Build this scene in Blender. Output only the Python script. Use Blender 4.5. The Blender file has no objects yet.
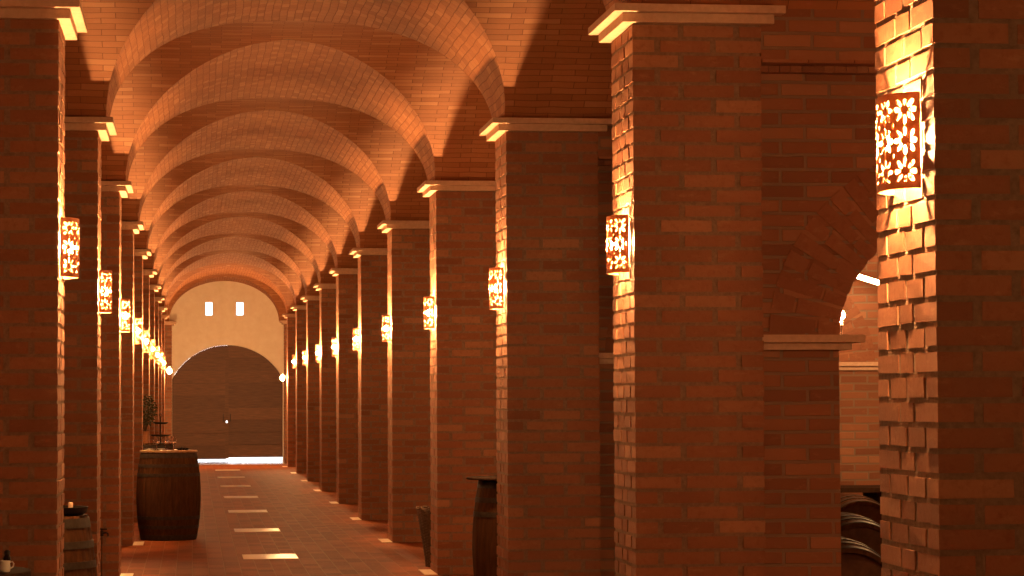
import bpy, bmesh, math, random
from math import pi, sin, cos, sqrt, atan2, radians
from mathutils import Matrix, Vector
random.seed(7)
SC = bpy.context.scene
COL = SC.collection

# ------------------------------------------------------------------ layout (metres)
XR, XL = 2.19, 0.651            # corridor faces of the right / left pillars
Y1, S, D, W = 7.402, 5.2476, 0.655, 0.655
EYE = 1.6
CAPZ = 3.555                    # top of the capitals
def RY(i): return Y1 + (i - 1) * S
VX0, VX1 = -0.594, 2.18         # springing lines of the corridor vault
VXC, VA, VH = (VX0 + VX1) / 2, (VX1 - VX0) / 2, 1.03
CH, CS = 1.08, (S - D) / 2      # cross vault rise and half span
CR = (CS * CS + CH * CH) / (2 * CH)
WLX, WRX = -1.75, 6.34          # side walls
YEND, YBACK = RY(12) + D, -1.6
DOORX0, DOORX1 = -0.52, 2.285

# ------------------------------------------------------------------ materials
def new_mat(name):
    m = bpy.data.materials.new(name); m.use_nodes = True
    nt = m.node_tree; b = nt.nodes['Principled BSDF']
    return m, nt, b
def N(nt, t, **kw):
    n = nt.nodes.new(t)
    for k, v in kw.items(): setattr(n, k, v)
    return n
def ramp(nt, fac, stops):
    r = N(nt, 'ShaderNodeValToRGB'); el = r.color_ramp.elements
    while len(el) < len(stops): el.new(0.5)
    for e, (p, c) in zip(el, stops): e.position = p; e.color = (*c, 1)
    nt.links.new(fac, r.inputs[0]); return r.outputs[0]
def noise(nt, vec, scale, detail=4, rough=.6):
    n = N(nt, 'ShaderNodeTexNoise'); n.inputs['Scale'].default_value = scale
    n.inputs['Detail'].default_value = detail; n.inputs['Roughness'].default_value = rough
    if vec is not None: nt.links.new(vec, n.inputs['Vector'])
    return n.outputs['Fac']
def mapping(nt, vec, scale=(1, 1, 1), rot=(0, 0, 0)):
    m = N(nt, 'ShaderNodeMapping'); m.inputs['Scale'].default_value = scale; m.inputs['Rotation'].default_value = rot
    nt.links.new(vec, m.inputs['Vector']); return m.outputs[0]
def mix(nt, fac, a, b, mode='MIX'):
    m = N(nt, 'ShaderNodeMix', data_type='RGBA', blend_type=mode)
    for i, v in ((0, fac), (6, a), (7, b)):
        if hasattr(v, 'is_linked') or isinstance(v, bpy.types.NodeSocket): nt.links.new(v, m.inputs[i])
        else: m.inputs[i].default_value = v if i == 0 else (*v, 1)
    return m.outputs[2]
def bump(nt, b, h, strength, dist):
    n = N(nt, 'ShaderNodeBump'); n.inputs['Strength'].default_value = strength; n.inputs['Distance'].default_value = dist
    nt.links.new(h, n.inputs['Height']); nt.links.new(n.outputs[0], b.inputs['Normal']); return n

BR_STOPS = [(0, (.23, .082, .038)), (.4, (.29, .108, .050)), (.7, (.34, .132, .063)), (1, (.40, .178, .090))]
def mat_brick_block():
    """fired clay, one tint per brick from the mesh, pale drag marks"""
    m, nt, b = new_mat('fired_brick'); L = nt.links
    at = N(nt, 'ShaderNodeAttribute', attribute_name='tint')
    tc = N(nt, 'ShaderNodeTexCoord').outputs['Object']
    base = ramp(nt, at.outputs['Fac'], BR_STOPS)
    st = noise(nt, mapping(nt, tc, (9, 9, 26), (.5, .4, .3)), 1.0, 5, .7)
    c = mix(nt, ramp(nt, st, [(.56, (0, 0, 0)), (.74, (.38, .38, .38))]), base, (.56, .28, .14))
    sp = noise(nt, tc, 30, 4, .65)
    c = mix(nt, ramp(nt, sp, [(.28, (.5, .5, .5)), (.5, (0, 0, 0))]), c, (.20, .055, .022))
    L.new(c, b.inputs['Base Color']); b.inputs['Roughness'].default_value = .75
    bump(nt, b, noise(nt, tc, 70, 6, .7), .55, .004)
    return m
def mat_mortar():
    m, nt, b = new_mat('mortar'); tc = N(nt, 'ShaderNodeTexCoord').outputs['Object']
    c = ramp(nt, noise(nt, tc, 40, 5), [(.3, (.20, .118, .072)), (.7, (.31, .195, .128))])
    nt.links.new(c, b.inputs['Base Color']); b.inputs['Roughness'].default_value = .9
    bump(nt, b, noise(nt, tc, 110, 6, .75), .8, .006)
    return m
def mat_brick_uv(name, bw, rh, mortar, mcol, stops, bumpd=.006, offset=.5, rough=.75, warp=.004):
    m, nt, b = new_mat(name); L = nt.links
    uv = N(nt, 'ShaderNodeUVMap', uv_map='UVMap').outputs[0]
    wn = N(nt, 'ShaderNodeTexNoise'); wn.inputs['Scale'].default_value = 3.5; L.new(uv, wn.inputs['Vector'])
    vs = N(nt, 'ShaderNodeVectorMath', operation='SCALE'); vs.inputs['Scale'].default_value = warp * 4
    L.new(wn.outputs['Color'], vs.inputs[0])
    va = N(nt, 'ShaderNodeVectorMath', operation='ADD'); L.new(uv, va.inputs[0]); L.new(vs.outputs[0], va.inputs[1])
    t = N(nt, 'ShaderNodeTexBrick', offset=offset)
    t.inputs['Color1'].default_value = (0, 0, 0, 1); t.inputs['Color2'].default_value = (1, 1, 1, 1)
    t.inputs['Mortar'].default_value = (.5, .5, .5, 1); t.inputs['Scale'].default_value = 1
    t.inputs['Mortar Size'].default_value = mortar; t.inputs['Mortar Smooth'].default_value = .25
    t.inputs['Brick Width'].default_value = bw; t.inputs['Row Height'].default_value = rh
    L.new(va.outputs[0], t.inputs['Vector'])
    base = ramp(nt, t.outputs['Color'], stops)
    st = noise(nt, mapping(nt, uv, (9, 22, 1), (0, 0, .5)), 1, 5, .7)
    base = mix(nt, ramp(nt, st, [(.56, (0, 0, 0)), (.76, (.30, .30, .30))]), base, (.58, .29, .15))
    c = mix(nt, t.outputs['Fac'], base, mcol)
    L.new(c, b.inputs['Base Color']); b.inputs['Roughness'].default_value = rough
    inv = N(nt, 'ShaderNodeMath', operation='SUBTRACT'); inv.inputs[0].default_value = 1; L.new(t.outputs['Fac'], inv.inputs[1])
    ad = N(nt, 'ShaderNodeMath', operation='MULTIPLY_ADD'); L.new(noise(nt, uv, 45, 5, .7), ad.inputs[0]); ad.inputs[1].default_value = .35
    rnd = N(nt, 'ShaderNodeMath', operation='MULTIPLY_ADD'); L.new(t.outputs['Color'], rnd.inputs[0]); rnd.inputs[1].default_value = .35
    L.new(inv.outputs[0], rnd.inputs[2]); L.new(rnd.outputs[0], ad.inputs[2])
    bump(nt, b, ad.outputs[0], .9, bumpd)
    return m
def mat_noise(name, stops, scale=20, rough=.7, bs=.3, bd=.003, metallic=0, sc=(1, 1, 1), rot=(0, 0, 0), coat=0):
    m, nt, b = new_mat(name); tc = N(nt, 'ShaderNodeTexCoord').outputs['Object']
    v = mapping(nt, tc, sc, rot); f = noise(nt, v, scale, 5, .65)
    nt.links.new(ramp(nt, f, stops), b.inputs['Base Color'])
    b.inputs['Roughness'].default_value = rough; b.inputs['Metallic'].default_value = metallic
    b.inputs['Coat Weight'].default_value = coat
    if bs: bump(nt, b, f, bs, bd)
    return m
def mat_emit(name, col, strength):
    m = bpy.data.materials.new(name); m.use_nodes = True; nt = m.node_tree; nt.nodes.clear()
    e = N(nt, 'ShaderNodeEmission'); e.inputs[0].default_value = (*col, 1); e.inputs[1].default_value = strength
    o = N(nt, 'ShaderNodeOutputMaterial'); nt.links.new(e.outputs[0], o.inputs[0]); return m
def mat_glass(name, col=(1, 1, 1), rough=0):
    m, nt, b = new_mat(name); b.inputs['Base Color'].default_value = (*col, 1)
    b.inputs['Transmission Weight'].default_value = 1; b.inputs['Roughness'].default_value = rough; b.inputs['IOR'].default_value = 1.45
    return m
LAMP = (1.0, .50, .18)
BULB_W = 19000.0
M = {}
M['brick'] = mat_brick_block(); M['mortar'] = mat_mortar()
M['wall'] = mat_brick_uv('brick_wall', .26, .0747, .010, (.26, .16, .102), BR_STOPS, .004)
VS = [(0, (.37, .135, .052)), (.45, (.42, .158, .061)), (.8, (.465, .185, .074)), (1, (.52, .235, .105))]
M['vault_long'] = mat_brick_uv('vault_brick_along', .15, .060, .0026, (.22, .075, .032), VS, .010, offset=.42, warp=.007)
M['vault_cross'] = mat_brick_uv('vault_brick_across', .25, .055, .0026, (.21, .072, .030), VS, .011, offset=.37, warp=.007)
M['floor'] = mat_brick_uv('terracotta_floor', .30, .15, .0048, (.27, .115, .055),
                          [(0, (.18, .047, .016)), (.5, (.22, .058, .020)), (1, (.265, .074, .027))], .002, rough=.65, warp=.001)
M['floor'].node_tree.nodes['Principled BSDF'].inputs['Specular IOR Level'].default_value = .05
M['stone'] = mat_noise('pale_stone', [(.3, (.56, .35, .235)), (.7, (.68, .46, .32))], 30, .75)
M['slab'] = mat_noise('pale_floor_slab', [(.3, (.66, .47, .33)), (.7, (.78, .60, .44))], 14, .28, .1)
M['plaster'] = mat_noise('cream_plaster', [(.3, (.80, .68, .52)), (.7, (.88, .78, .63))], 5, .9, .3, .01)
M['door'] = mat_noise('door_wood', [(.3, (.085, .033, .012)), (.7, (.165, .068, .028))], 7, .6, .4, .004, sc=(.5, 1, 6))
_nt = M['door'].node_tree; _b = _nt.nodes['Principled BSDF']; _src = _b.inputs['Base Color'].links[0].from_socket
_at = N(_nt, 'ShaderNodeAttribute', attribute_name='tint')
_nt.links.new(mix(_nt, 1.0, _src, ramp(_nt, _at.outputs['Fac'], [(0, (.75, .72, .72)), (1, (1.1, 1.08, 1.05))]), 'MULTIPLY'), _b.inputs['Base Color'])
M['oak'] = mat_noise('oak_stave', [(.3, (.042, .016, .007)), (.7, (.088, .036, .015))], 12, .75, .4, .003, sc=(3, 3, .5))
M['oakdark'] = mat_noise('wine_stained_oak', [(.3, (.07, .03, .016)), (.7, (.13, .058, .03))], 12, .55, .4, .003)
M['hoop'] = mat_noise('galvanised_hoop', [(.3, (.030, .021, .016)), (.7, (.062, .045, .035))], 25, .5, .15, .002, .1)
M['tabletop'] = mat_noise('table_board', [(.3, (.36, .19, .09)), (.7, (.50, .29, .15))], 9, .3, .2, .002, sc=(1, 6, 1))
M['darkwood'] = mat_noise('dark_board', [(.3, (.028, .014, .009)), (.7, (.055, .028, .016))], 9, .85, .2, .002, sc=(1, 6, 1))
M['iron'] = mat_noise('black_iron', [(.3, (.012, .010, .009)), (.7, (.03, .025, .022))], 30, .55, .2, .002, .4)
M['black'] = mat_noise('black_glaze', [(.3, (.012, .008, .007)), (.7, (.025, .016, .013))], 10, .45, 0)
M['terracotta'] = mat_noise('lamp_terracotta', [(.3, (.36, .14, .06)), (.7, (.46, .19, .085))], 40, .7, .2, .002)
_m = M['terracotta']; _nt = _m.node_tree; _tr = N(_nt, 'ShaderNodeBsdfTranslucent'); _tr.inputs[0].default_value = (.85, .42, .17, 1)
_mx = N(_nt, 'ShaderNodeMixShader'); _mx.inputs[0].default_value = .12; _out = [n for n in _nt.nodes if n.type == 'OUTPUT_MATERIAL'][0]
_nt.links.new(_nt.nodes['Principled BSDF'].outputs[0], _mx.inputs[1]); _nt.links.new(_tr.outputs[0], _mx.inputs[2]); _nt.links.new(_mx.outputs[0], _out.inputs[0])
M['shade'] = _m
M['pot'] = mat_noise('plant_pot', [(.3, (.36, .13, .05)), (.7, (.45, .18, .08))], 40, .7, .2, .002)
M['ceramic'] = mat_noise('white_ceramic', [(.3, (.72, .68, .62)), (.7, (.8, .77, .71))], 8, .25, 0)
M['paper'] = mat_noise('white_napkin', [(.3, (.74, .70, .64)), (.7, (.82, .79, .73))], 20, .8, .2, .002)
M['wax'] = mat_noise('candle_wax', [(.3, (.62, .42, .28)), (.7, (.72, .52, .36))], 12, .5, 0)
M['wicker'] = mat_noise('dark_wicker', [(.3, (.055, .026, .014)), (.7, (.13, .065, .034))], 40, .7, .3, .003)
M['leaf'] = mat_noise('dry_dark_leaf', [(.3, (.045, .045, .022)), (.7, (.095, .085, .042))], 20, .6, 0)
M['glass'] = mat_glass('clear_glass'); M['wine'] = mat_glass('dregs', (.6, .15, .08))
M['bulb'] = mat_emit('warm_bulb', LAMP, BULB_W)
M['spotbulb'] = mat_emit('bare_bulb', (1, .52, .2), 4200)
M['tube'] = mat_emit('fluorescent_tube', (1, .62, .30), 70)
M['aislebulb'] = mat_emit('aisle_fill_bulb', (1, .52, .2), 2200); M['bulbfar'] = mat_emit('warm_bulb_far', LAMP, BULB_W * 1.5); M['bulbnear'] = mat_emit('warm_bulb_near', LAMP, BULB_W * .25); M['bulbfront'] = mat_emit('warm_bulb_front', LAMP, BULB_W * 1.25); M['bulbstrong'] = mat_emit('warm_bulb_strong', LAMP, BULB_W * 1.2)
M['ground'] = mat_noise('pale_gravel_ground', [(.3, (.55, .52, .48)), (.7, (.68, .66, .62))], 20, .9, .2)

for k in ('darkwood', 'oak', 'hoop', 'black', 'oakdark'): M[k].node_tree.nodes['Principled BSDF'].inputs['Specular IOR Level'].default_value = .04

# ------------------------------------------------------------------ mesh helper
class MB:
    def __init__(s): s.v = []; s.f = []; s.m = []; s.uv = []; s.t = []
    def quad(s, pts, mat=0, uvs=None, tint=.5):
        b = len(s.v); s.v += [tuple(p) for p in pts]; s.f.append(tuple(range(b, b + len(pts)))); s.m.append(mat)
        s.uv.append(uvs or [(0, 0)] * len(pts)); s.t.append(tint)
    def box(s, x0, x1, y0, y1, z0, z1, mat=0, tint=.5, jit=0, skip=''):
        c = [[x, y, z] for z in (z0, z1) for y in (y0, y1) for x in (x0, x1)]
        if jit:
            for p in c:
                for k in range(3): p[k] += random.uniform(-jit, jit)
        for key, q in (('b', (0, 2, 3, 1)), ('t', (4, 5, 7, 6)), ('f', (0, 1, 5, 4)), ('k', (2, 6, 7, 3)), ('l', (0, 4, 6, 2)), ('r', (1, 3, 7, 5))):
            if key in skip: continue
            pts = [c[i] for i in q]
            if key in 'bt': uvs = [(p[0], p[1]) for p in pts]
            elif key in 'fk': uvs = [(p[0], p[2]) for p in pts]
            else: uvs = [(p[1], p[2]) for p in pts]
            s.quad(pts, mat, uvs, tint)
    def prism(s, poly, axis, a0, a1, mat=0, tint=.5):
        """poly: 2D outline (counter-clockwise); axis 'y': points are (x,z)"""
        def P(p, a): return (p[0], a, p[1]) if axis == 'y' else ((a, p[0], p[1]) if axis == 'x' else (p[0], p[1], a))
        n = len(poly)
        s.quad([P(p, a0) for p in poly], mat, [tuple(p) for p in poly], tint)
        s.quad([P(p, a1) for p in reversed(poly)], mat, [tuple(p) for p in reversed(poly)], tint)
        for i in range(n):
            p, q = poly[i], poly[(i + 1) % n]
            l = sqrt((p[0] - q[0]) ** 2 + (p[1] - q[1]) ** 2)
            s.quad([P(p, a1), P(q, a1), P(q, a0), P(p, a0)], mat, [(a1, 0), (a1, l), (a0, l), (a0, 0)], tint)
    def lathe(s, prof, seg=32, mat=0, c=(0, 0, 0), a0=0, a1=2 * pi, tint=.5):
        for i in range(len(prof) - 1):
            (r0, z0), (r1, z1) = prof[i], prof[i + 1]
            for k in range(seg):
                t0, t1 = a0 + (a1 - a0) * k / seg, a0 + (a1 - a0) * (k + 1) / seg
                p = [(c[0] + r * cos(t), c[1] + r * sin(t), c[2] + z) for r, z, t in ((r0, z0, t0), (r0, z0, t1), (r1, z1, t1), (r1, z1, t0))]
                if r0 < 1e-6: p = [p[0], p[2], p[3]]
                elif r1 < 1e-6: p = p[:3]
                s.quad(p, mat, None, tint)
    def tube(s, pts, r, seg=8, mat=0, cap=True):
        rings = []
        for i, p in enumerate(pts):
            p = Vector(p); d = (Vector(pts[min(i + 1, len(pts) - 1)]) - Vector(pts[max(i - 1, 0)])).normalized()
            u = d.orthogonal().normalized() if i == 0 else (rings_u - d * rings_u.dot(d)).normalized()
            rings_u = u; w = d.cross(u); rr = r[i] if isinstance(r, (list, tuple)) else r
            rings.append([p + rr * (u * cos(2 * pi * k / seg) + w * sin(2 * pi * k / seg)) for k in range(seg)])
        for a, b in zip(rings, rings[1:]):
            for k in range(seg): s.quad([a[k], a[(k + 1) % seg], b[(k + 1) % seg], b[k]], mat)
        if cap: s.quad(list(reversed(rings[0])), mat); s.quad(rings[-1], mat)
    def mesh(s, name, mats, merge=False, smooth=False):
        me = bpy.data.meshes.new(name); me.from_pydata(s.v, [], s.f)
        for m in mats: me.materials.append(m)
        me.polygons.foreach_set('material_index', s.m)
        ul = me.uv_layers.new(name='UVMap'); flat = [c for u in s.uv for p in u for c in p]; ul.data.foreach_set('uv', flat)
        at = me.attributes.new('tint', 'FLOAT', 'FACE'); at.data.foreach_set('value', s.t)
        if merge:
            bm = bmesh.new(); bm.from_mesh(me); bmesh.ops.remove_doubles(bm, verts=bm.verts, dist=1e-5)
            bmesh.ops.recalc_face_normals(bm, faces=bm.faces); bm.to_mesh(me); bm.free()
        if smooth:
            me.polygons.foreach_set('use_smooth', [True] * len(me.polygons))
            try: me.set_sharp_from_angle(angle=radians(40))
            except Exception: pass
        me.update(); return me
    def build(s, name, mats, parent=None, merge=False, smooth=False, loc=(0, 0, 0), rz=0):
        return link(name, s.mesh(name, mats if isinstance(mats, (list, tuple)) else [mats], merge, smooth), parent, loc, rz)
def link(name, data, parent=None, loc=(0, 0, 0), rz=0):
    o = bpy.data.objects.new(name, data); COL.objects.link(o); o.location = loc; o.rotation_euler = (0, 0, rz)
    if parent: o.parent = parent
    return o
def tag(o, label=None, cat=None, group=None, kind=None):
    for k, v in (('label', label), ('category', cat), ('group', group), ('kind', kind)):
        if v: o[k] = v
    return o
def thing(name, label, cat, loc, rz=0, group=None):
    o = link(name, None, None, loc, rz); o.empty_display_size = .1
    return tag(o, label, cat, group)
def struct(o, label=None, cat=None): return tag(o, label, cat, None, 'structure')
def kids(o): return [c for c in bpy.data.objects if c.parent == o]
def dup(root, loc, rz, label, group=None):
    r = root.copy(); COL.objects.link(r); r.location = loc; r.rotation_euler = (0, 0, rz); r['label'] = label
    if group: r['group'] = group
    for ch in kids(root):
        c = ch.copy(); COL.objects.link(c); c.parent = r
        for g in kids(ch):
            e = g.copy(); COL.objects.link(e); e.parent = c
    return r
ORD = ['zeroth', 'first', 'second', 'third', 'fourth', 'fifth', 'sixth', 'seventh', 'eighth', 'ninth', 'tenth', 'eleventh', 'twelfth']

# ------------------------------------------------------------------ ceiling: groin vault
def cross_u(z):                                   # half opening of the cross vault at height z above the springing
    q = CR * CR - (z + CR - CH) ** 2
    return sqrt(max(q, 0)) if z < CH else 0.0
def main_x(z):                                    # half opening of the corridor vault at height z
    return VA * sqrt(max(0, 1 - (z / VH) ** 2)) if z < VH else 0.0
def build_ceiling():
    mb = MB(); XA, XB = WLX - .05, WRX + .05
    NT = 72
    th = [pi * k / NT for k in range(NT + 1)]
    prof = [(VXC - VA * cos(t), VH * sin(t)) for t in th]
    arc = [0]
    for a, b in zip(prof, prof[1:]): arc.append(arc[-1] + sqrt((a[0] - b[0]) ** 2 + (a[1] - b[1]) ** 2))
    for i in range(-1, 13):
        yc = RY(i) + D / 2
        for k in range(NT):
            (xa, za), (xb, zb) = prof[k], prof[k + 1]
            ea, eb = D / 2 + CS - cross_u(za), D / 2 + CS - cross_u(zb)
            n = 10
            for j in range(n):
                f0, f1 = -1 + 2 * j / n, -1 + 2 * (j + 1) / n
                p = [(xa, yc + f0 * ea, CAPZ + za), (xa, yc + f1 * ea, CAPZ + za), (xb, yc + f1 * eb, CAPZ + zb), (xb, yc + f0 * eb, CAPZ + zb)]
                uv = [(p[0][1], arc[k]), (p[1][1], arc[k]), (p[2][1], arc[k + 1]), (p[3][1], arc[k + 1])]
                mb.quad(p, 0, uv)
        # springing strips on top of the pillars and side walls
        for x0, x1 in ((XA, VX0), (VX1, XB)):
            mb.quad([(x0, RY(i), CAPZ), (x0, RY(i) + D, CAPZ), (x1, RY(i) + D, CAPZ), (x1, RY(i), CAPZ)], 1, [(0, 0), (0, D), (1, D), (1, 0)])
    a0 = math.asin(CS / CR)
    NP = 40
    for i in range(-1, 12):
        ym = RY(i) + D + CS
        for k in range(NP):
            ta, tb = -a0 + 2 * a0 * k / NP, -a0 + 2 * a0 * (k + 1) / NP
            ya, yb = ym + CR * sin(ta), ym + CR * sin(tb)
            za, zb = CR * cos(ta) - (CR - CH), CR * cos(tb) - (CR - CH)
            za, zb = max(za, 0), max(zb, 0)
            va, vb = CR * ta, CR * tb
            ma, mb_ = main_x(za), main_x(zb)
            for sgn in (-1, 1):
                xe = XA if sgn < 0 else XB
                pa, pb = (xe, ya, CAPZ + za), (xe, yb, CAPZ + zb)
                pc, pd = (VXC + sgn * mb_, yb, CAPZ + zb), (VXC + sgn * ma, ya, CAPZ + za)
                q = [pa, pb, pc, pd] if sgn > 0 else [pd, pc, pb, pa]
                mb.quad(q, 1, [(p[0], va if abs(p[1] - ya) < 1e-9 else vb) for p in q])
    o = mb.build('ceiling', [M['vault_long'], M['vault_cross']], smooth=False)
    return struct(o, 'groined brick vault running the length of the cellar corridor', 'ceiling')
build_ceiling()
# an unseen flat slab, added over the vaults to keep the daylight out
mb = MB(); mb.box(WLX - .4, WRX + .4, YBACK - 2.5, YEND + .4, 5.0, 5.2); struct(mb.build('ceiling_light_block', M['mortar']), 'unseen slab added above the vault to block daylight', 'roof')

# ------------------------------------------------------------------ floor
mb = MB(); mb.box(WLX - .4, WRX + .4, YBACK - 2.5, YEND + .4, -.2, 0)
for k in range(len(mb.uv)): mb.uv[k] = [(v, u) for u, v in mb.uv[k]]        # tile rows run down the corridor
floor = struct(mb.build('floor', M['floor']), 'terracotta tiled floor with pale inlaid slabs down the middle', 'floor')
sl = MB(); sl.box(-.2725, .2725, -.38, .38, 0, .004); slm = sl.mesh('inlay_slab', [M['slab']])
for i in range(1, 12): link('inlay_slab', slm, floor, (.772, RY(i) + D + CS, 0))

M['spill'] = mat_noise('daylight_spill_stone', [(.3, (.60, .50, .40)), (.7, (.70, .60, .50))], 14, .13, .05)
mb = MB(); mb.box(-.50, 2.27, YEND - 3.4, YEND + .4, 0, .005); mb.build('daylight_spill_slab', M['spill'], floor)  # added pale glossy slab, stands in for daylight spilled under the door
# ------------------------------------------------------------------ plain walls
mb = MB(); mb.box(WLX - .3, WLX, YBACK - .3, YEND + .4, 0, 5.1); struct(mb.build('wall_left', M['wall']), 'brick side wall behind the left pillars', 'wall')
mb = MB(); mb.box(WRX, WRX + .3, YBACK - .3, YEND + .4, 0, 5.1); struct(mb.build('wall_right', M['wall']), 'brick side wall of the right aisle', 'wall')
mb = MB(); mb.box(WLX - .3, WRX + .3, YBACK - .3, YBACK, 0, 5.1); struct(mb.build('wall_back', M['wall']), 'brick wall at the near end of the cellar', 'wall')

# end wall: plaster, arched doorway, two small windows
DXC = (DOORX0 + DOORX1) / 2; DHS = (DOORX1 - DOORX0) / 2; DZ0, DZ1 = 2.10, 2.954
DR = (DHS ** 2 + (DZ1 - DZ0) ** 2) / (2 * (DZ1 - DZ0))
def door_top(x, r=0): 
    q = (DR - r) ** 2 - (x - DXC) ** 2
    return sqrt(max(q, 0)) - (DR - (DZ1 - DZ0)) + DZ0
WINS = [(.31, .51), (1.093, 1.296)]; WZ = (3.705, 4.06)
xs = sorted(set([WLX - .05, WRX + .05] + [DOORX0 + (DOORX1 - DOORX0) * k / 32 for k in range(33)] + [x for w in WINS for x in w]))
mb = MB()
for a, b in zip(xs, xs[1:]):
    xm = (a + b) / 2; door = DOORX0 < xm < DOORX1
    za, zb = (door_top(a), door_top(b)) if door else (0, 0)
    win = any(w[0] < xm < w[1] for w in WINS)
    spans = [((za, zb), (WZ[0], WZ[0])), ((WZ[1], WZ[1]), (5.1, 5.1))] if win else [((za, zb), (5.1, 5.1))]
    for (l0, l1), (h0, h1) in spans: mb.prism([(a, l0), (b, l1), (b, h1), (a, h0)], 'y', YEND, YEND + .4)
struct(mb.build('wall_end', M['plaster']), 'cream plastered end wall above the big wooden door', 'wall')
for n, (a, b) in enumerate(WINS):
    mb = MB(); t = .015
    for x0, x1, z0, z1 in ((a, a + t, WZ[0], WZ[1]), (b - t, b, WZ[0], WZ[1]), (a + t, b - t, WZ[0], WZ[0] + t), (a + t, b - t, WZ[1] - t, WZ[1])):
        mb.box(x0, x1, YEND + .2, YEND + .24, z0, z1)
    w = struct(mb.build('window_%d' % (n + 1), M['stone']), ['small bright upright window, left of the pair', 'small bright upright window, right of the pair'][n], 'window')
    g = MB(); g.box(a + t, b - t, YEND + .218, YEND + .222, WZ[0] + t, WZ[1] - t); g.build('pane', M['glass'], w)

# the double door, a gap of daylight below and round it
door = struct(link('door_1', None, None, (DXC, YEND + .41, 0)), 'arched double door of dark planks closing the corridor', 'door')
SEAM = .865
for side, (x0, x1, zb, ov) in enumerate(((DOORX0 - .06, SEAM - .02, .045, .0015), (SEAM + .02, DOORX1 + .06, .085, -.02))):
    mb = MB(); random.seed(21 + side)
    zs = [zb + (DZ1 - zb) * k / 9 for k in range(10)]; zs[-1] = DZ1 + .03
    n = 14
    for z0, z1 in zip(zs, zs[1:]):                               # horizontal planks, clipped by the arch
        lo, hi = z0 + .008, z1 - .008; tt = random.random()
        for k in range(n):
            a, b = x0 + (x1 - x0) * k / n, x0 + (x1 - x0) * (k + 1) / n
            ta, tb = door_top(a, ov), door_top(b, ov)
            ha, hb = min(hi, ta), min(hi, tb)
            if ha <= lo + .001 and hb <= lo + .001: continue
            ha, hb = max(ha, lo), max(hb, lo)
            mb.prism([(a - DXC, lo), (b - DXC, lo), (b - DXC, hb), (a - DXC, ha)], 'y', 0, .06, 0, tt)
    for k in range(n):                                           # backing behind the plank joints
        a, b = x0 + (x1 - x0) * k / n, x0 + (x1 - x0) * (k + 1) / n
        mb.prism([(a - DXC, zb), (b - DXC, zb), (b - DXC, door_top(b, ov + .001)), (a - DXC, door_top(a, ov + .001))], 'y', .03, .055, 0, 0)
    leaf = mb.build('door_leaf', M['door'], door)
    h = MB(); hx = (SEAM - .09 if side == 0 else SEAM + .09) - DXC
    h.tube([(hx, 0, 1.2), (hx, -.05, 1.2), (hx, -.05, 1.0), (hx, 0, 1.0)], .008, 6); h.build('handle', M['iron'], leaf)
mb = MB()
for z0, z1 in ((.06, .972), (1.02, door_top(SEAM, .005))): mb.box(SEAM - .045 - DXC, SEAM + .045 - DXC, -.03, 0, z0, z1)
mb.build('cover_strip', M['door'], door)
mb = MB(); mb.box(-40, 40, YEND + .40, YEND + 60, -.25, -.02); struct(mb.build('ground_outside', M['ground']), 'pale sunlit ground outside the door', 'ground')

# ------------------------------------------------------------------ brick pillars laid brick by brick
BH, BJ, HJ = .0565, .018, .030
CAPB = CAPZ - .085
def pillar_mesh(seed):
    random.seed(seed); mb = MB(); ins = .0035
    mb.box(ins, W - ins, ins, D - ins, 0, CAPB, 1, .5, 0, 'bt')
    n = int(CAPB / (BH + BJ)); pitch = CAPB / n
    for c in range(n):
        z0 = c * pitch + BJ * .5; z1 = z0 + pitch - BJ
        if c % 2 == 0: cells = [(0, .11, 0, .23), (0, .11, D - .23, D), (0, .11, .26, D - .26), (.14, W - .26, 0, .11), (W - .23, W, 0, .11), (.14, W - .26, D - .11, D), (W - .23, W, D - .11, D), (W - .11, W, .14, D / 2 - .015), (W - .11, W, D / 2 + .015, D - .14)]
        else: cells = [(0, .23, 0, .11), (0, .23, D - .11, D), (0, .11, .14, D / 2 - .015), (0, .11, D / 2 + .015, D - .14), (.26, W - .14, 0, .11), (W - .11, W, 0, .23), (.26, W - .14, D - .11, D), (W - .11, W, D - .23, D), (W - .11, W, .26, D - .26)]
        for x0, x1, y0, y1 in cells:
            t = min(1, max(0, random.gauss(.48, .24))); o = random.uniform(-.0015, .0025)
            mb.box(x0 - (o if x0 < .01 else 0), x1 + (o if x1 > W - .01 else 0), y0 - (o if y0 < .01 else 0), y1 + (o if y1 > D - .01 else 0),
                   z0 + random.uniform(-.002, .002), z1 + random.uniform(-.002, .002), 0, t, .0012)
    return mb.mesh('shaft', [M['brick'], M['mortar']])
SHAFT = [pillar_mesh(s) for s in (11, 12, 13)]
mb = MB()
for p, z0, z1 in ((.058, CAPB, CAPB + .045), (.107, CAPB + .047, CAPZ)):
    mb.box(-p, W + p, -p, D + p, z0, z1, 0, .5, .0008)
CAPM = mb.mesh('capital', [M['stone']])
mb = MB(); mb.box(-.115, 0, -.01, D + .01, 0, .006); BASEM = mb.mesh('base_slab', [M['slab']])
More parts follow.
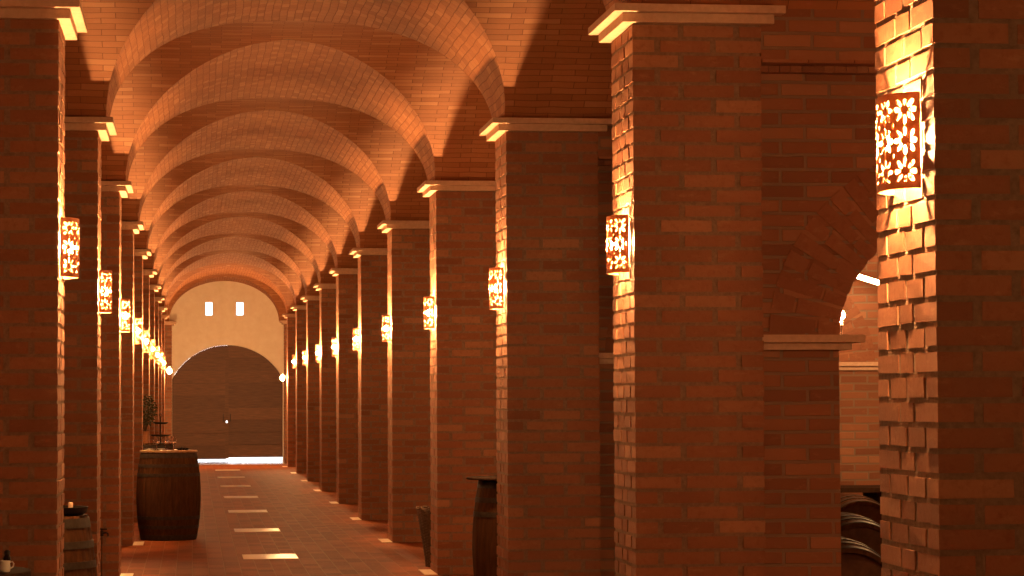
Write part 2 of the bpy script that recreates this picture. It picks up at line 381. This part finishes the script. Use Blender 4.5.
def pillar(i, side):
    where = ('right', 'left')[side]
    if side == 0 and i == 1: lab = 'massive brick pillar at the right edge, nearest of the right row'
    elif side == 1 and i == 1: lab = 'brick pillar just outside the left edge of the view'
    elif i == 0: lab = 'brick pillar beside the viewer on the %s' % where
    elif i == 12: lab = 'end brick pillar against the plastered wall, %s of the door' % where
    elif side == 1 and i == 2: lab = 'large square brick pillar at the left edge, first of the left row'
    else: lab = '%s square brick pillar down the %s side of the corridor' % (ORD[i - side], where)
    x = XR if side == 0 else -XL
    if i == 12: x += .115 if side == 0 else .125
    o = thing('brick_pillar', lab, 'pillar', (x, RY(i), 0), 0, 'brick pillars in the %s row' % where)
    sx = 1 if side == 0 else -1
    for nm, me in (('shaft', SHAFT[(i + side) % 3]), ('capital', CAPM), ('base_slab', BASEM)):
        c = link(nm, me if sx > 0 else MIR[me.name], o, (0, 0, -.02 if side == 1 and nm == 'capital' else 0))
    return o
MIR = {}
for me in SHAFT + [CAPM, BASEM]:
    k = me.copy(); k.transform(Matrix.Scale(-1, 4, (1, 0, 0))); k.flip_normals(); MIR[me.name] = k
for i in range(0, 13):
    pillar(i, 0); pillar(i, 1)

# ------------------------------------------------------------------ arched cross walls of the right aisle
AX0, AX1, AB, ASP = 3.28, 5.94, .80, 1.907       # opening, rise and springing
AXC, AA = (AX0 + AX1) / 2, (AX1 - AX0) / 2
X0W = XR + W
def arch_wall(i, first):
    y0, y1 = .18, .62
    mb = MB(); n = 40
    pts = [(AXC - AA * cos(pi * k / n), ASP + AB * sin(pi * k / n)) for k in range(n + 1)]
    for a, b in ((X0W, AX0), (AX1, WRX)): mb.box(a, b, y0, y1, 0, CAPZ, 0)
    for (xa, za), (xb, zb) in zip(pts, pts[1:]):
        mb.prism([(xa, za), (xb, zb), (xb, CAPZ), (xa, CAPZ)], 'y', y0, y1)
    mb.box(X0W, WRX, 0, y0 + .01, 3.296, CAPZ, 0)
    return mb.mesh('wall_aisle', [M['wall']])
def voussoirs():
    random.seed(5); mb = MB()
    R = []
    for k in range(721):
        t = pi * k / 720; R.append((AXC - AA * cos(t), ASP + AB * sin(t), t))
    L = [0]
    for a, b in zip(R, R[1:]): L.append(L[-1] + sqrt((a[0] - b[0]) ** 2 + (a[1] - b[1]) ** 2))
    def at(l):
        j = 0
        lo, hi = 0, 720
        while lo < hi - 1:
            m_ = (lo + hi) // 2
            if L[m_] <= l: lo = m_
            else: hi = m_
        t = R[lo][2] + (pi / 720) * (l - L[lo]) / max(1e-9, L[lo + 1] - L[lo])
        x, z = AXC - AA * cos(t), ASP + AB * sin(t)
        nx, nz = -cos(t) * AB, sin(t) * AA; q = sqrt(nx * nx + nz * nz)
        return x, z, nx / q, nz / q
    N_ = int(L[-1] / .068); st = L[-1] / N_
    for k in range(N_):
        la, lb = k * st + .008, (k + 1) * st - .008
        cuts = [(0, .235), (.255, .365)] if k % 2 else [(0, .112), (.13, .365)]
        for r0, r1 in cuts:
            (xa, za, na, ma), (xb, zb, nb, mb_) = at(la), at(lb)
            f = lambda x, z, nx, nz, r: (x + nx * r, z + nz * r)
            poly = [f(xa, za, na, ma, r0 - .004), f(xb, zb, nb, mb_, r0 - .004), f(xb, zb, nb, mb_, r1), f(xa, za, na, ma, r1)]
            if min(p[0] for p in poly) < X0W or max(p[0] for p in poly) > WRX: 
                poly = [(min(max(p[0], X0W + .001), WRX - .001), p[1]) for p in poly]
            d_ = random.uniform(.002, .005)
            mb.prism(poly, 'y', .18 - d_, .62 + d_, 0, min(1, max(0, random.gauss(.42, .11))))
    return mb.mesh('voussoir_ring', [M['brick']])
def pier_caps():
    mb = MB()
    for p, z0, z1 in ((.055, 1.831, 1.868), (.11, 1.869, 1.907)):
        mb.box(X0W + .004, AX0 + p, .18 - p, .62 + p, z0, z1, 0, .5, .0008)
        mb.box(AX1 - p, WRX - .002, .18 - p, .62 + p, z0, z1, 0, .5, .0008)
    return mb.mesh('capital', [M['stone']])
def string_course():
    random.seed(9); mb = MB()
    x = X0W + .005
    while x < WRX - .06:
        mb.box(x, x + .0555, .10, .19, 3.245, 3.278, 0, random.uniform(.2, .9), .001); x += .058
    x = X0W + .005
    while x < WRX - .24:
        mb.box(x, x + .235, -.012, .19, 3.280, 3.296, 0, random.uniform(.3, 1), .001); x += .24
    return mb.mesh('string_course', [M['brick']])
AW, VO, PC, ST = arch_wall(0, 1), voussoirs(), pier_caps(), string_course()
for i in range(1, 13):
    o = struct(link('wall_aisle', AW, None, (0, RY(i), 0)), ('arched brick cross wall beside the nearest right pillar' if i == 1 else '%s arched brick cross wall seen along the right aisle' % ORD[i - 1]), 'wall')
    link('voussoir_ring', VO, o); link('capital', PC, o); link('string_course', ST, o)

# ------------------------------------------------------------------ pierced wall lamps
def shade_mesh():
    hw, dp, hh, gap = .152, .086, .146, .003
    # arc-length parametrisation of a half ellipse, x = out of the wall, y = along it
    K = 400; P = [(gap + dp * sin(pi * k / K), -hw * cos(pi * k / K)) for k in range(K + 1)]
    L = [0]
    for a, b in zip(P, P[1:]): L.append(L[-1] + sqrt((a[0] - b[0]) ** 2 + (a[1] - b[1]) ** 2))
    T = L[-1]
    def at(l):
        lo, hi = 0, K
        while lo < hi - 1:
            m_ = (lo + hi) // 2
            if L[m_] <= l: lo = m_
            else: hi = m_
        f = (l - L[lo]) / (L[hi] - L[lo]); return P[lo][0] * (1 - f) + P[hi][0] * f, P[lo][1] * (1 - f) + P[hi][1] * f
    cu, cv = 126, 112
    PT = .0935
    def hole(u, v):
        if abs(v) > hh - .020 or u < .012 or u > T - .012: return False
        du, dv = u - T / 2 - PT / 2, v
        fu = du / PT; k = round(fu); x = (fu - k) * PT
        fv = dv / PT; j = round(fv); y = (fv - j) * PT
        if abs(j) > 1: return False
        r = sqrt(x * x + y * y); a = atan2(y, x)
        q = (a / (pi / 4)); q -= round(q); t = q * pi / 4
        px, py = r * cos(t), r * sin(t)
        if ((px - .0290) / .0165) ** 2 + (py / .0078) ** 2 < 1: return True
        # small lozenges where four flowers meet
        x2, y2 = PT / 2 - abs(x), PT / 2 - abs(y)
        return x2 / .0075 + y2 / .012 < 1
    bm = bmesh.new(); vs = {}
    def vert(a, b):
        if (a, b) not in vs:
            x, y = at(T * a / cu); vs[(a, b)] = bm.verts.new((x, y, -hh + 2 * hh * b / cv))
        return vs[(a, b)]
    for a in range(cu):
        for b in range(cv):
            if not hole(T * (a + .5) / cu, -hh + 2 * hh * (b + .5) / cv):
                bm.faces.new((vert(a, b), vert(a + 1, b), vert(a + 1, b + 1), vert(a, b + 1)))
    for it in range(2):                                       # soften the stepped hole edges
        bnd = [v for v in bm.verts if v.is_boundary and abs(abs(v.co.z) - hh) > .002 and v.co.x > gap + .004]
        new = {}
        for v in bnd:
            nb = [e.other_vert(v) for e in v.link_edges if e.is_boundary]
            if len(nb) == 2: new[v] = v.co * .5 + (nb[0].co + nb[1].co) * .25
        for v, c in new.items(): v.co = c
    bmesh.ops.recalc_face_normals(bm, faces=bm.faces)
    bmesh.ops.solidify(bm, geom=bm.faces[:], thickness=.005)
    bmesh.ops.recalc_face_normals(bm, faces=bm.faces)
    me = bpy.data.meshes.new('shade'); bm.to_mesh(me); bm.free(); me.materials.append(M['terracotta'])
    me.polygons.foreach_set('use_smooth', [True] * len(me.polygons))
    try: me.set_sharp_from_angle(angle=radians(50))
    except Exception: pass
    return me
def bulb_mesh(r, mat):
    mb = MB(); prof = [(0, -r * 1.35)] + [(r * sin(pi * (.12 + .76 * k / 6)), -r * cos(pi * (.12 + .76 * k / 6)) * 1.2) for k in range(7)] + [(0, r * 1.2)]
    mb.lathe(prof, 10); return mb.mesh('bulb', [mat], merge=True, smooth=True)
def sconce_proto():
    o = thing('wall_lamp', 'x', 'lamp', (0, 0, 0))
    link('shade', shade_mesh(), o)
    link('bulb', bulb_mesh(.021, M['bulb']), o, (.054, 0, .0))
    mb = MB(); mb.box(0, .010, -.03, .03, -.05, .05, 0, .5, 0); mb.build('back_plate', M['iron'], o)
    mb = MB(); mb.tube([(.008, 0, -.034), (.056, 0, -.034)], .005, 8); mb.build('arm', M['iron'], o)
    mb = MB(); mb.tube([(.054, 0, -.045), (.054, 0, -.024)], .011, 10); mb.build('socket', M['ceramic'], o)
    mb = MB(); mb.tube([(.015, 0, 0), (.0, 0, 0)], .004, 6); cl = mb.mesh('clip', [M['iron']])
    for y in (-.147, .147):
        for z in (-.09, .09): link('clip', cl, o, (0, y, z))
    return o
LZ = 2.372
proto = sconce_proto(); first = True
def place_lamp(loc, rz, label, group):
    global first
    if first:
        proto.location = loc; proto.rotation_euler = (0, 0, rz); proto['label'] = label; proto['group'] = group; first = False; return proto
    return dup(proto, loc, rz, label, group)
for i in range(0, 11):  # the lamp beside the viewer is out of view, added for its light
    place_lamp((XR - .0005, RY(i) + D / 2 - .04, LZ), pi, ('unseen pierced lamp added on the pillar beside the viewer, on the right' if i == 0 else 'large glowing pierced lamp on the near right pillar' if i == 1 else 'glowing pierced lamp on the %s brick pillar of the right row' % ORD[i]), 'pierced lamps along the right row')
for i in range(0, 11):  # likewise here, the one beside the viewer is unseen and added for light
    place_lamp((-XL + (.0005 if i != 1 else -.0115), RY(i) + D / 2 - .04, LZ - .024), 0, ('unseen pierced lamp added on the pillar beside the viewer, on the left' if i == 0 else 'pierced lamp just outside the left edge of the view' if i == 1 else 'glowing pierced lamp on the %s brick pillar of the left row' % ORD[i - 1]), 'pierced lamps along the left row')
fm, nm, sm, xm = [bulb_mesh(.021, M[k]) for k in ('bulbfar', 'bulbnear', 'bulbstrong', 'bulbfront')]
for o in list(bpy.data.objects):
    if o.name.startswith('bulb') and o.parent:
        p = o.parent.location
        if p.x < XR + .1:
            if p.y > RY(3) + 3: o.data = fm
            elif RY(1) - 2 < p.y < RY(1) + 2: o.data = nm if p.x < 0 else xm
            elif p.y < RY(1) - 2: o.data = sm
# bare bulbs at the far end
def bare_lamp(loc, rz, label, grp='bare bulbs by the far door'):
    o = thing('bare_lamp', label, 'lamp', loc, rz, grp)
    link('bulb', bulb_mesh(.05, M['spotbulb']), o, (.11, 0, 0))
    mb = MB(); mb.box(0, .015, -.04, .04, -.05, .05); mb.build('back_plate', M['iron'], o)
    mb = MB(); mb.tube([(.012, 0, .02), (.06, 0, .06), (.11, 0, .09)], .008, 8); mb.build('arm', M['iron'], o)
    mb = MB(); mb.tube([(.11, 0, .055), (.11, 0, .10)], .022, 10); mb.build('socket', M['ceramic'], o)
bare_lamp((XR - .003, RY(11) + D / 2, 2.065), pi, 'dazzling bare bulb on the last right pillar, beside the door')
bare_lamp((-XL + .003, RY(11) + D / 2, 2.238), 0, 'dazzling bare bulb on the last left pillar, beside the door')

for y, w_ in ((20.9, 'beyond the lying barrels'), (8.4, 'beside the nearest right pillar')):  # unseen bulbs added to brighten the aisle and its cross walls
    bare_lamp((WRX - .003, y, 2.35), pi, 'unseen bare bulb added on the right aisle wall, ' + w_, 'unseen bulbs added to light the right aisle')
for o in bpy.data.objects:
    if o.name.startswith('bulb') and o.parent and o.parent.location.x > 5: o.data = o.data.copy(); o.data.materials[0] = M['aislebulb']

# ------------------------------------------------------------------ barrels
def barrel_proto(label, loc, rz=0, group=None, lying=False, H=.99, R=.365, rh=.312):
    o = thing('wine_barrel', label, 'barrel', loc, rz, group)
    n = 28; seg = 64
    def rad(z): q = (z / H - .5) * 2; return R - (R - rh) * q * q
    T = Matrix.Identity(4)
    if lying: T = Matrix.Translation((0, 0, R + .06)) @ Matrix.Rotation(-pi / 2, 4, 'X') @ Matrix.Translation((0, 0, -H / 2))
    def fin(mb, nm, mats, smooth=True, parent=o):
        me = mb.mesh(nm, mats, merge=True, smooth=smooth); me.transform(T); return link(nm, me, parent)
    mb = MB(); random.seed(3)
    for k in range(n):                                         # staves, each a slightly different tone
        a0, a1 = 2 * pi * k / n, 2 * pi * (k + 1) / n; t = random.random()
        zs = [H * j / 16 for j in range(17)]
        for za, zb in zip(zs, zs[1:]):
            for (u0, u1, d0, d1) in ((0, .06, .0025, 0), (.06, .5, 0, 0), (.5, .94, 0, 0), (.94, 1, 0, .0025)):
                p = []
                for z, u, d_ in ((za, u0, d0), (za, u1, d1), (zb, u1, d1), (zb, u0, d0)):
                    a = a0 + (a1 - a0) * u; r = rad(z) - d_; p.append((r * cos(a), r * sin(a), z))
                mb.quad(p, 0, None, t)
    for z, zi in ((0, .03), (H, H - .03)):                      # chime and croze
        mb.lathe([(rh, z), (rh - .022, z), (rh - .026, zi)] if z else [(rh - .026, zi), (rh - .022, z), (rh, z)], 56)
    fin(mb, 'staves', [M['oak']])
    for zi in (.03, H - .03):
        mb = MB(); mb.lathe([(0, zi), (rh - .024, zi)] if zi > .5 else [(rh - .024, zi), (0, zi)], 48); fin(mb, 'barrel_head', [M['oakdark']])
    for z0, z1 in ((.012, .062), (.13, .168), (.235, .272), (H - .272, H - .235), (H - .168, H - .13), (H - .062, H - .012)):
        mb = MB(); mb.lathe([(rad(z0) - .001, z0), (rad(z0) + .004, z0), (rad(z1) + .004, z1), (rad(z1) - .001, z1)], 64); fin(mb, 'hoop', [M['hoop']])
    return o
def board(r, loc, label, mat, t=.028, grp=None):
    mb = MB(); mb.lathe([(0, 0), (r - .004, 0), (r, .004), (r, t - .004), (r - .004, t), (0, t)], 56)
    o = mb.build('round_board', M[mat], None, merge=True, smooth=True, loc=loc); return tag(o, label, 'table top', grp)
GB = 'upright wine barrels along the corridor'
b0 = barrel_proto('upright wine barrel standing in the corridor, wine glasses on its board', (-.272, 29.55, 0), .3, GB)
dup(b0, (-.86, 13.76, 0), 1.1, 'upright wine barrel behind the first left pillar, black bowl on top', GB)
dup(b0, (-.925, 8.98, 0), 2.0, 'upright wine barrel at the lower left corner, white mug on its top', GB)
dup(b0, (-.56, 35.3, 0), .7, 'farther wine barrel by the left pillars, carrying tiered trays and a plant', GB)
dup(b0, (2.42, 18.97, 0), 2.6, 'upright wine barrel between the third and fourth right pillars', GB)
HB = .99
board(.326, (-.272, 29.55, HB), 'round wooden board lying on the corridor barrel under the glasses', 'tabletop', .022)
board(.375, (-.925, 8.98, HB), 'dark round board on the barrel at the lower left corner', 'darkwood', .024)
board(.405, (2.42, 18.97, HB), 'dark overhanging round board on the barrel between the right pillars', 'darkwood', .016)
TOP = HB + .022
def glass(loc, label, first_=[None]):
    if first_[0] is None:
        o = thing('wine_glass', label, 'glass', loc, 0, 'wine glasses on the corridor barrel')
        mb = MB(); mb.lathe([(0, 0), (.036, .001), (.034, .004), (.006, .008), (.004, .03), (.004, .062), (.010, .068)], 24); mb.build('stem', M['glass'], o, merge=True, smooth=True)
        mb = MB(); mb.lathe([(.010, .068), (.030, .082), (.040, .105), (.039, .128), (.031, .162), (.0295, .162), (.0375, .128), (.0385, .105), (.029, .084), (0, .071)], 28); mb.build('bowl', M['glass'], o, merge=True, smooth=True)
        first_[0] = o; return o
    return dup(first_[0], loc, 0, label)
glass((-.405, 29.42, TOP), 'leftmost of the three wine glasses on the corridor barrel')
glass((-.308, 29.48, TOP), 'middle of the three wine glasses on the corridor barrel')
glass((-.218, 29.40, TOP), 'rightmost of the three wine glasses on the corridor barrel')
mb = MB(); random.seed(4)
for k in range(6):
    for j in range(5):
        x0, y0 = -.13 + k * .043, -.10 + j * .04
        z = lambda x, y: .012 + .004 * sin(x * 40) * cos(y * 35)
        q = [(x0, y0), (x0 + .043, y0), (x0 + .043, y0 + .04), (x0, y0 + .04)]
        mb.quad([(x, y, z(x, y)) for x, y in q]); mb.quad([(x, y, -.002) for x, y in reversed(q)])
tag(mb.build('napkin', M['paper'], None, merge=True, smooth=True, loc=(-.42, 29.62, TOP + .003), rz=.3), 'pale folded napkin beside the wine glasses on the barrel', 'napkin')
def cluster(loc, n, rx, ry, rz_, r, mat, name, label, cat, seed):
    random.seed(seed); mb = MB()
    for k in range(n):
        a, q = random.uniform(0, 2 * pi), sqrt(random.random()); h = random.random() * (1 - q * .8)
        c = (rx * q * cos(a), ry * q * sin(a), r * .9 + rz_ * h); prof = [(r * sin(pi * j / 6), -r * cos(pi * j / 6)) for j in range(7)]; prof[0] = (0, -r); prof[-1] = (0, r)
        mb.lathe(prof, 10, 0, c)
    return tag(mb.build(name, M[mat], None, merge=False, smooth=True, loc=loc), label, cat)
cluster((-.115, 29.45, TOP), 34, .065, .05, .022, .011, 'black', 'grape_bunch', 'small dark bunch of grapes at the right of the barrel board', 'fruit', 3)

# bowl with a candle on the barrel behind the first left pillar
mb = MB(); mb.lathe([(0, 0), (.13, 0), (.16, .015), (.172, .046), (.166, .046), (.152, .018), (.12, .008), (0, .007)], 36)
tag(mb.build('bowl', M['black'], None, merge=True, smooth=True, loc=(-.715, 13.70, HB)), 'black bowl on the barrel behind the first left pillar', 'bowl')
mb = MB(); mb.lathe([(0, 0), (.013, 0), (.0125, .058), (.008, .063), (0, .060)], 20)
cnd = thing('candle', 'short pale candle standing in the black bowl', 'candle', (-.632, 13.62, HB + .009))
mb.build('wax', M['wax'], cnd, merge=True, smooth=True); mb = MB(); mb.tube([(0, 0, .058), (.001, 0, .070)], .0015, 6); mb.build('wick', M['black'], cnd)
# mug and pepper mill on the nearest barrel board
TB = HB + .024
mug = thing('mug', 'small white mug with a handle on the lower left board', 'mug', (-.632, 8.90, TB))
mb = MB(); mb.lathe([(0, 0), (.013, 0), (.016, .003), (.019, .014), (.0165, .028), (.018, .038), (.0165, .038), (.015, .028), (.017, .014), (.013, .005), (0, .004)], 28); mb.build('cup', M['ceramic'], mug, merge=True, smooth=True)
mb = MB(); mb.tube([(.0165, 0, .033), (.024, 0, .035), (.029, 0, .028), (.027, 0, .018), (.018, 0, .013)], .0026, 8); mb.build('handle', M['ceramic'], mug, merge=True, smooth=True)
bt = thing('small_bottle', 'small dark bottle behind the white mug', 'bottle', (-.634, 9.02, TB))
mb = MB(); mb.lathe([(0, 0), (.012, 0), (.013, .003), (.013, .040), (.010, .046), (.008, .052), (0, .052)], 20); mb.build('body', M['black'], bt, merge=True, smooth=True)
mb = MB(); mb.lathe([(0, .052), (.010, .052), (.010, .064), (.005, .068), (0, .068)], 16); mb.build('cap', M['iron'], bt, merge=True, smooth=True)

# tiered trays and a plant on the farther barrel
def tray_stand(loc):
    o = thing('tray_stand', 'black iron stand with two trays on the farther left barrel', 'stand', loc)
    mb = MB(); mb.tube([(0, 0, 0), (0, 0, .36)], .008, 8); mb.lathe([(0, 0), (.045, 0), (.045, .008), (0, .012)], 24)
    mb.tube([(0, 0, .36), (.02, 0, .385), (0, 0, .405), (-.02, 0, .385), (0, 0, .36)], .004, 6); mb.build('post', M['iron'], o)
    for z, r in ((.095, .135), (.265, .105)):
        mb = MB(); mb.lathe([(0, z), (r * .7, z), (r, z + .018), (r, z + .026), (r * .7, z + .008), (0, z + .008)], 32); mb.build('tray', M['iron'], o, merge=True, smooth=True)
tray_stand((-.43, 35.10, HB))
def plant(loc):
    o = thing('potted_plant', 'dark leafy plant in a pot on the farther left barrel', 'plant', loc); random.seed(8)
    mb = MB(); mb.lathe([(0, 0), (.045, 0), (.062, .16), (.066, .165), (.056, .165), (.04, .02), (0, .02)], 28); mb.build('pot', M['pot'], o, merge=True, smooth=True)
    mb = MB(); st = MB()
    for k in range(22):
        a = random.uniform(0, 2 * pi); h_ = random.uniform(.28, .62); q = .14 * sqrt(max(0, 1 - ((h_ - .44) / .22) ** 2)) * sqrt(random.random())
        st.tube([(0, 0, .10), (q * cos(a) * .3, q * sin(a) * .3, .10 + (h_ - .10) * .5), (q * cos(a), q * sin(a), h_)], .003, 5)
    for k in range(800):
        a = random.uniform(0, 2 * pi); h_ = random.uniform(.26, .64); q = .17 * sqrt(max(0, 1 - ((h_ - .445) / .225) ** 2)) * random.random() ** .4
        c = Vector((q * cos(a), q * sin(a), h_)); u = Vector((random.gauss(0, 1), random.gauss(0, 1), random.gauss(0, .8))).normalized()
        w = u.cross(Vector((random.random(), random.random(), random.random()))).normalized(); nn = u.cross(w) * .004
        l, h = random.uniform(.025, .045), random.uniform(.009, .016)
        mb.quad([c, c + u * l * .5 + w * h + nn, c + u * l, c + u * l * .5 - w * h + nn])
    st.build('stems', M['wicker'], o); mb.build('foliage', M['leaf'], o)
plant((-.65, 35.50, HB))

# wicker basket beside the fourth right pillar
def basket(loc):
    o = thing('wicker_basket', 'tall dark wicker basket behind the fourth right pillar', 'basket', loc); random.seed(2)
    H = .55; rr = lambda z: .165 + .085 * (z / H) ** 1.2
    mb = MB(); n = 26
    for k in range(n):
        a = 2 * pi * k / n; mb.tube([((rr(z)) * cos(a), rr(z) * sin(a), z) for z in (0, .15, .3, .45, H)], .006, 5)
    rows = 40
    for r_ in range(rows):
        z = .008 + (H - .03) * r_ / (rows - 1)
        pts = []
        for k in range(n * 2 + 1):
            a = pi * k / n; w = .007 * (1 if ((k // 2) + r_) % 2 else -1) if k % 2 == 0 else 0
            pts.append(((rr(z) + w) * cos(a), (rr(z) + w) * sin(a), z))
        mb.tube(pts, .0068, 5, 0, False)
    mb.lathe([(0, .01), (.16, .01), (.16, .02), (0, .02)], 26); mb.build('weave', M['wicker'], o)
    mb = MB(); pts = []
    for k in range(97):
        a = 2 * pi * k / 96; pts.append(((rr(H) + .008 * sin(14 * a)) * cos(a), (rr(H) + .008 * sin(14 * a)) * sin(a), H + .008 * cos(14 * a)))
    mb.tube(pts, .012, 6, 0, False); mb.build('rim', M['wicker'], o)
basket((2.36, 24.30, 0))
# iron tap on the fourth left pillar
o = thing('water_tap', 'black iron tap on a pipe against the third left pillar', 'tap', (-.80, RY(4) - .004, 0))
mb = MB(); mb.tube([(0, -.014, .0), (0, -.014, .40)], .0035, 8); mb.build('pipe', M['iron'], o)
mb = MB(); mb.tube([(0, -.014, .385), (0, -.014, .43)], .016, 10); mb.tube([(0, -.014, .41), (.04, -.03, .415), (.055, -.045, .405), (.057, -.05, .385)], .008, 8); mb.build('spout', M['iron'], o)
mb = MB(); mb.tube([(-.02, -.02, .445), (.045, -.02, .445)], .007, 8); mb.tube([(0, -.016, .42), (0, -.018, .447)], .006, 8); mb.build('handle', M['iron'], o)

# ------------------------------------------------------------------ right aisle: lying barrels, table, lamp on the ledge
GL = 'wine barrels lying in the right aisle'
lb = None
for (x, y, lab) in ((3.66, 14.15, 'barrel lying on its side in the right aisle, lowest of three seen through the arch'),
                    (4.46, 16.95, 'barrel lying on its side in the right aisle, middle of three seen through the arch'),
                    (5.38, 20.35, 'barrel lying on its side in the right aisle, topmost of three seen through the arch')):
    yc = y + .475
    if lb is None: lb = barrel_proto(lab, (x, yc, 0), 0, GL, True)
    else: dup(lb, (x, yc, 0), 0, lab)
    cr = thing('barrel_cradle', 'low wooden cradle under the %s barrel of the right aisle' % lab.split(', ')[1].split(' ')[0], 'cradle', (x, yc, 0), 0, 'cradles under the lying barrels')
    for dy in (-.30, .30):
        mb = MB(); pts = []
        for k in range(13): 
            a = -pi / 2 + (k - 6) / 6 * .72; pts.append((.34 * cos(a) * 1.0, .415 + .353 * sin(a)))
        poly = [(-.27, 0), (.27, 0)] + [(p[0], p[1]) for p in reversed(pts)]
        mb.prism(poly, 'y', dy - .035, dy + .035); mb.build('saddle', M['darkwood'], cr)
def table(loc):
    o = thing('side_table', 'dark table behind the lying barrels, seen through the right arch', 'table', loc)
    mb = MB(); mb.box(-.75, .50, -.35, .35, .745, .785); mb.build('table_top', M['darkwood'], o)
    for x in (-.50, .30):
        mb = MB()
        mb.prism([(x - .09, 0), (x + .09, 0), (x + .09, .05), (x + .04, .12), (x + .05, .55), (x + .12, .69), (x + .13, .745), (x - .13, .745), (x - .12, .69), (x - .05, .55), (x - .04, .12), (x - .09, .05)], 'y', -.25, .25)
        mb.build('leg', M['darkwood'], o)
table((5.82, 22.4, 0))
o = thing('ledge_lamp', 'tiny lit glass lamp on the pier ledge inside the right arch', 'lamp', (3.365, RY(2) + .46, 1.907))
mb = MB(); mb.lathe([(0, 0), (.023, 0), (.023, .006), (.008, .010), (.006, .05), (.012, .06), (0, .06)], 20); mb.build('stem', M['glass'], o, merge=True, smooth=True)
link('bulb', bulb_mesh(.021, mat_emit('ledge_bulb', (1, .6, .28), 2400)), o, (0, 0, .112))
mb = MB(); mb.tube([(0, 0, .058), (0, 0, .08)], .011, 10); mb.build('socket', M['ceramic'], o)
# strip light under the aisle vault
o = thing('strip_light', 'white strip light seen high through the right arch', 'lamp', (6.06, RY(4) - .05, 2.70))
o.rotation_euler = (0, .30, 0)
mb = MB(); mb.tube([(-.26, -.04, 0), (.26, -.04, 0)], .022, 12); mb.build('tube', M['tube'], o, merge=True, smooth=True)
mb = MB(); mb.box(-.28, .28, -.015, .085, -.02, .028); mb.box(-.28, -.262, -.065, -.01, -.026, .026); mb.box(.262, .28, -.065, -.01, -.026, .026); mb.build('housing', M['ceramic'], o)

# ------------------------------------------------------------------ daylight outside
w = bpy.data.worlds.new('sky'); SC.world = w; w.use_nodes = True
bg = w.node_tree.nodes['Background']; bg.inputs[0].default_value = (.86, .93, 1, 1); bg.inputs[1].default_value = 6.0

# ------------------------------------------------------------------ camera
f, yaw, pit, rol = 2567.96, .12379, .04234, -.00496
cy, sy, cp, sp, cr, sr = cos(yaw), sin(yaw), cos(pit), sin(pit), cos(rol), sin(rol)
r = Vector((cy, -sy, 0)); fw0 = Vector((sy, cy, 0)); up = Vector((0, 0, 1))
fw = fw0 * cp + up * sp; u0 = up * cp - fw0 * sp
rt = r * cr + u0 * sr; u1 = u0 * cr - r * sr
cam = bpy.data.cameras.new('camera'); co = bpy.data.objects.new('camera', cam); COL.objects.link(co)
mw = Matrix.Identity(4)
for k, v in enumerate((rt, u1, -fw)):
    for j in range(3): mw[j][k] = v[j]
mw[0][3], mw[1][3], mw[2][3] = 0, 0, EYE
co.matrix_world = mw
cam.sensor_width = 36; cam.lens = f / 1024 * 36; cam.clip_end = 400; cam.clip_start = .05
SC.camera = co
SC.view_settings.view_transform = 'Standard'; SC.view_settings.look = 'None'
SC.view_settings.gamma = 1; SC.view_settings.use_curve_mapping = False
SC.view_settings.exposure = -0.45
SC.cycles.max_bounces = 12; SC.cycles.diffuse_bounces = 8
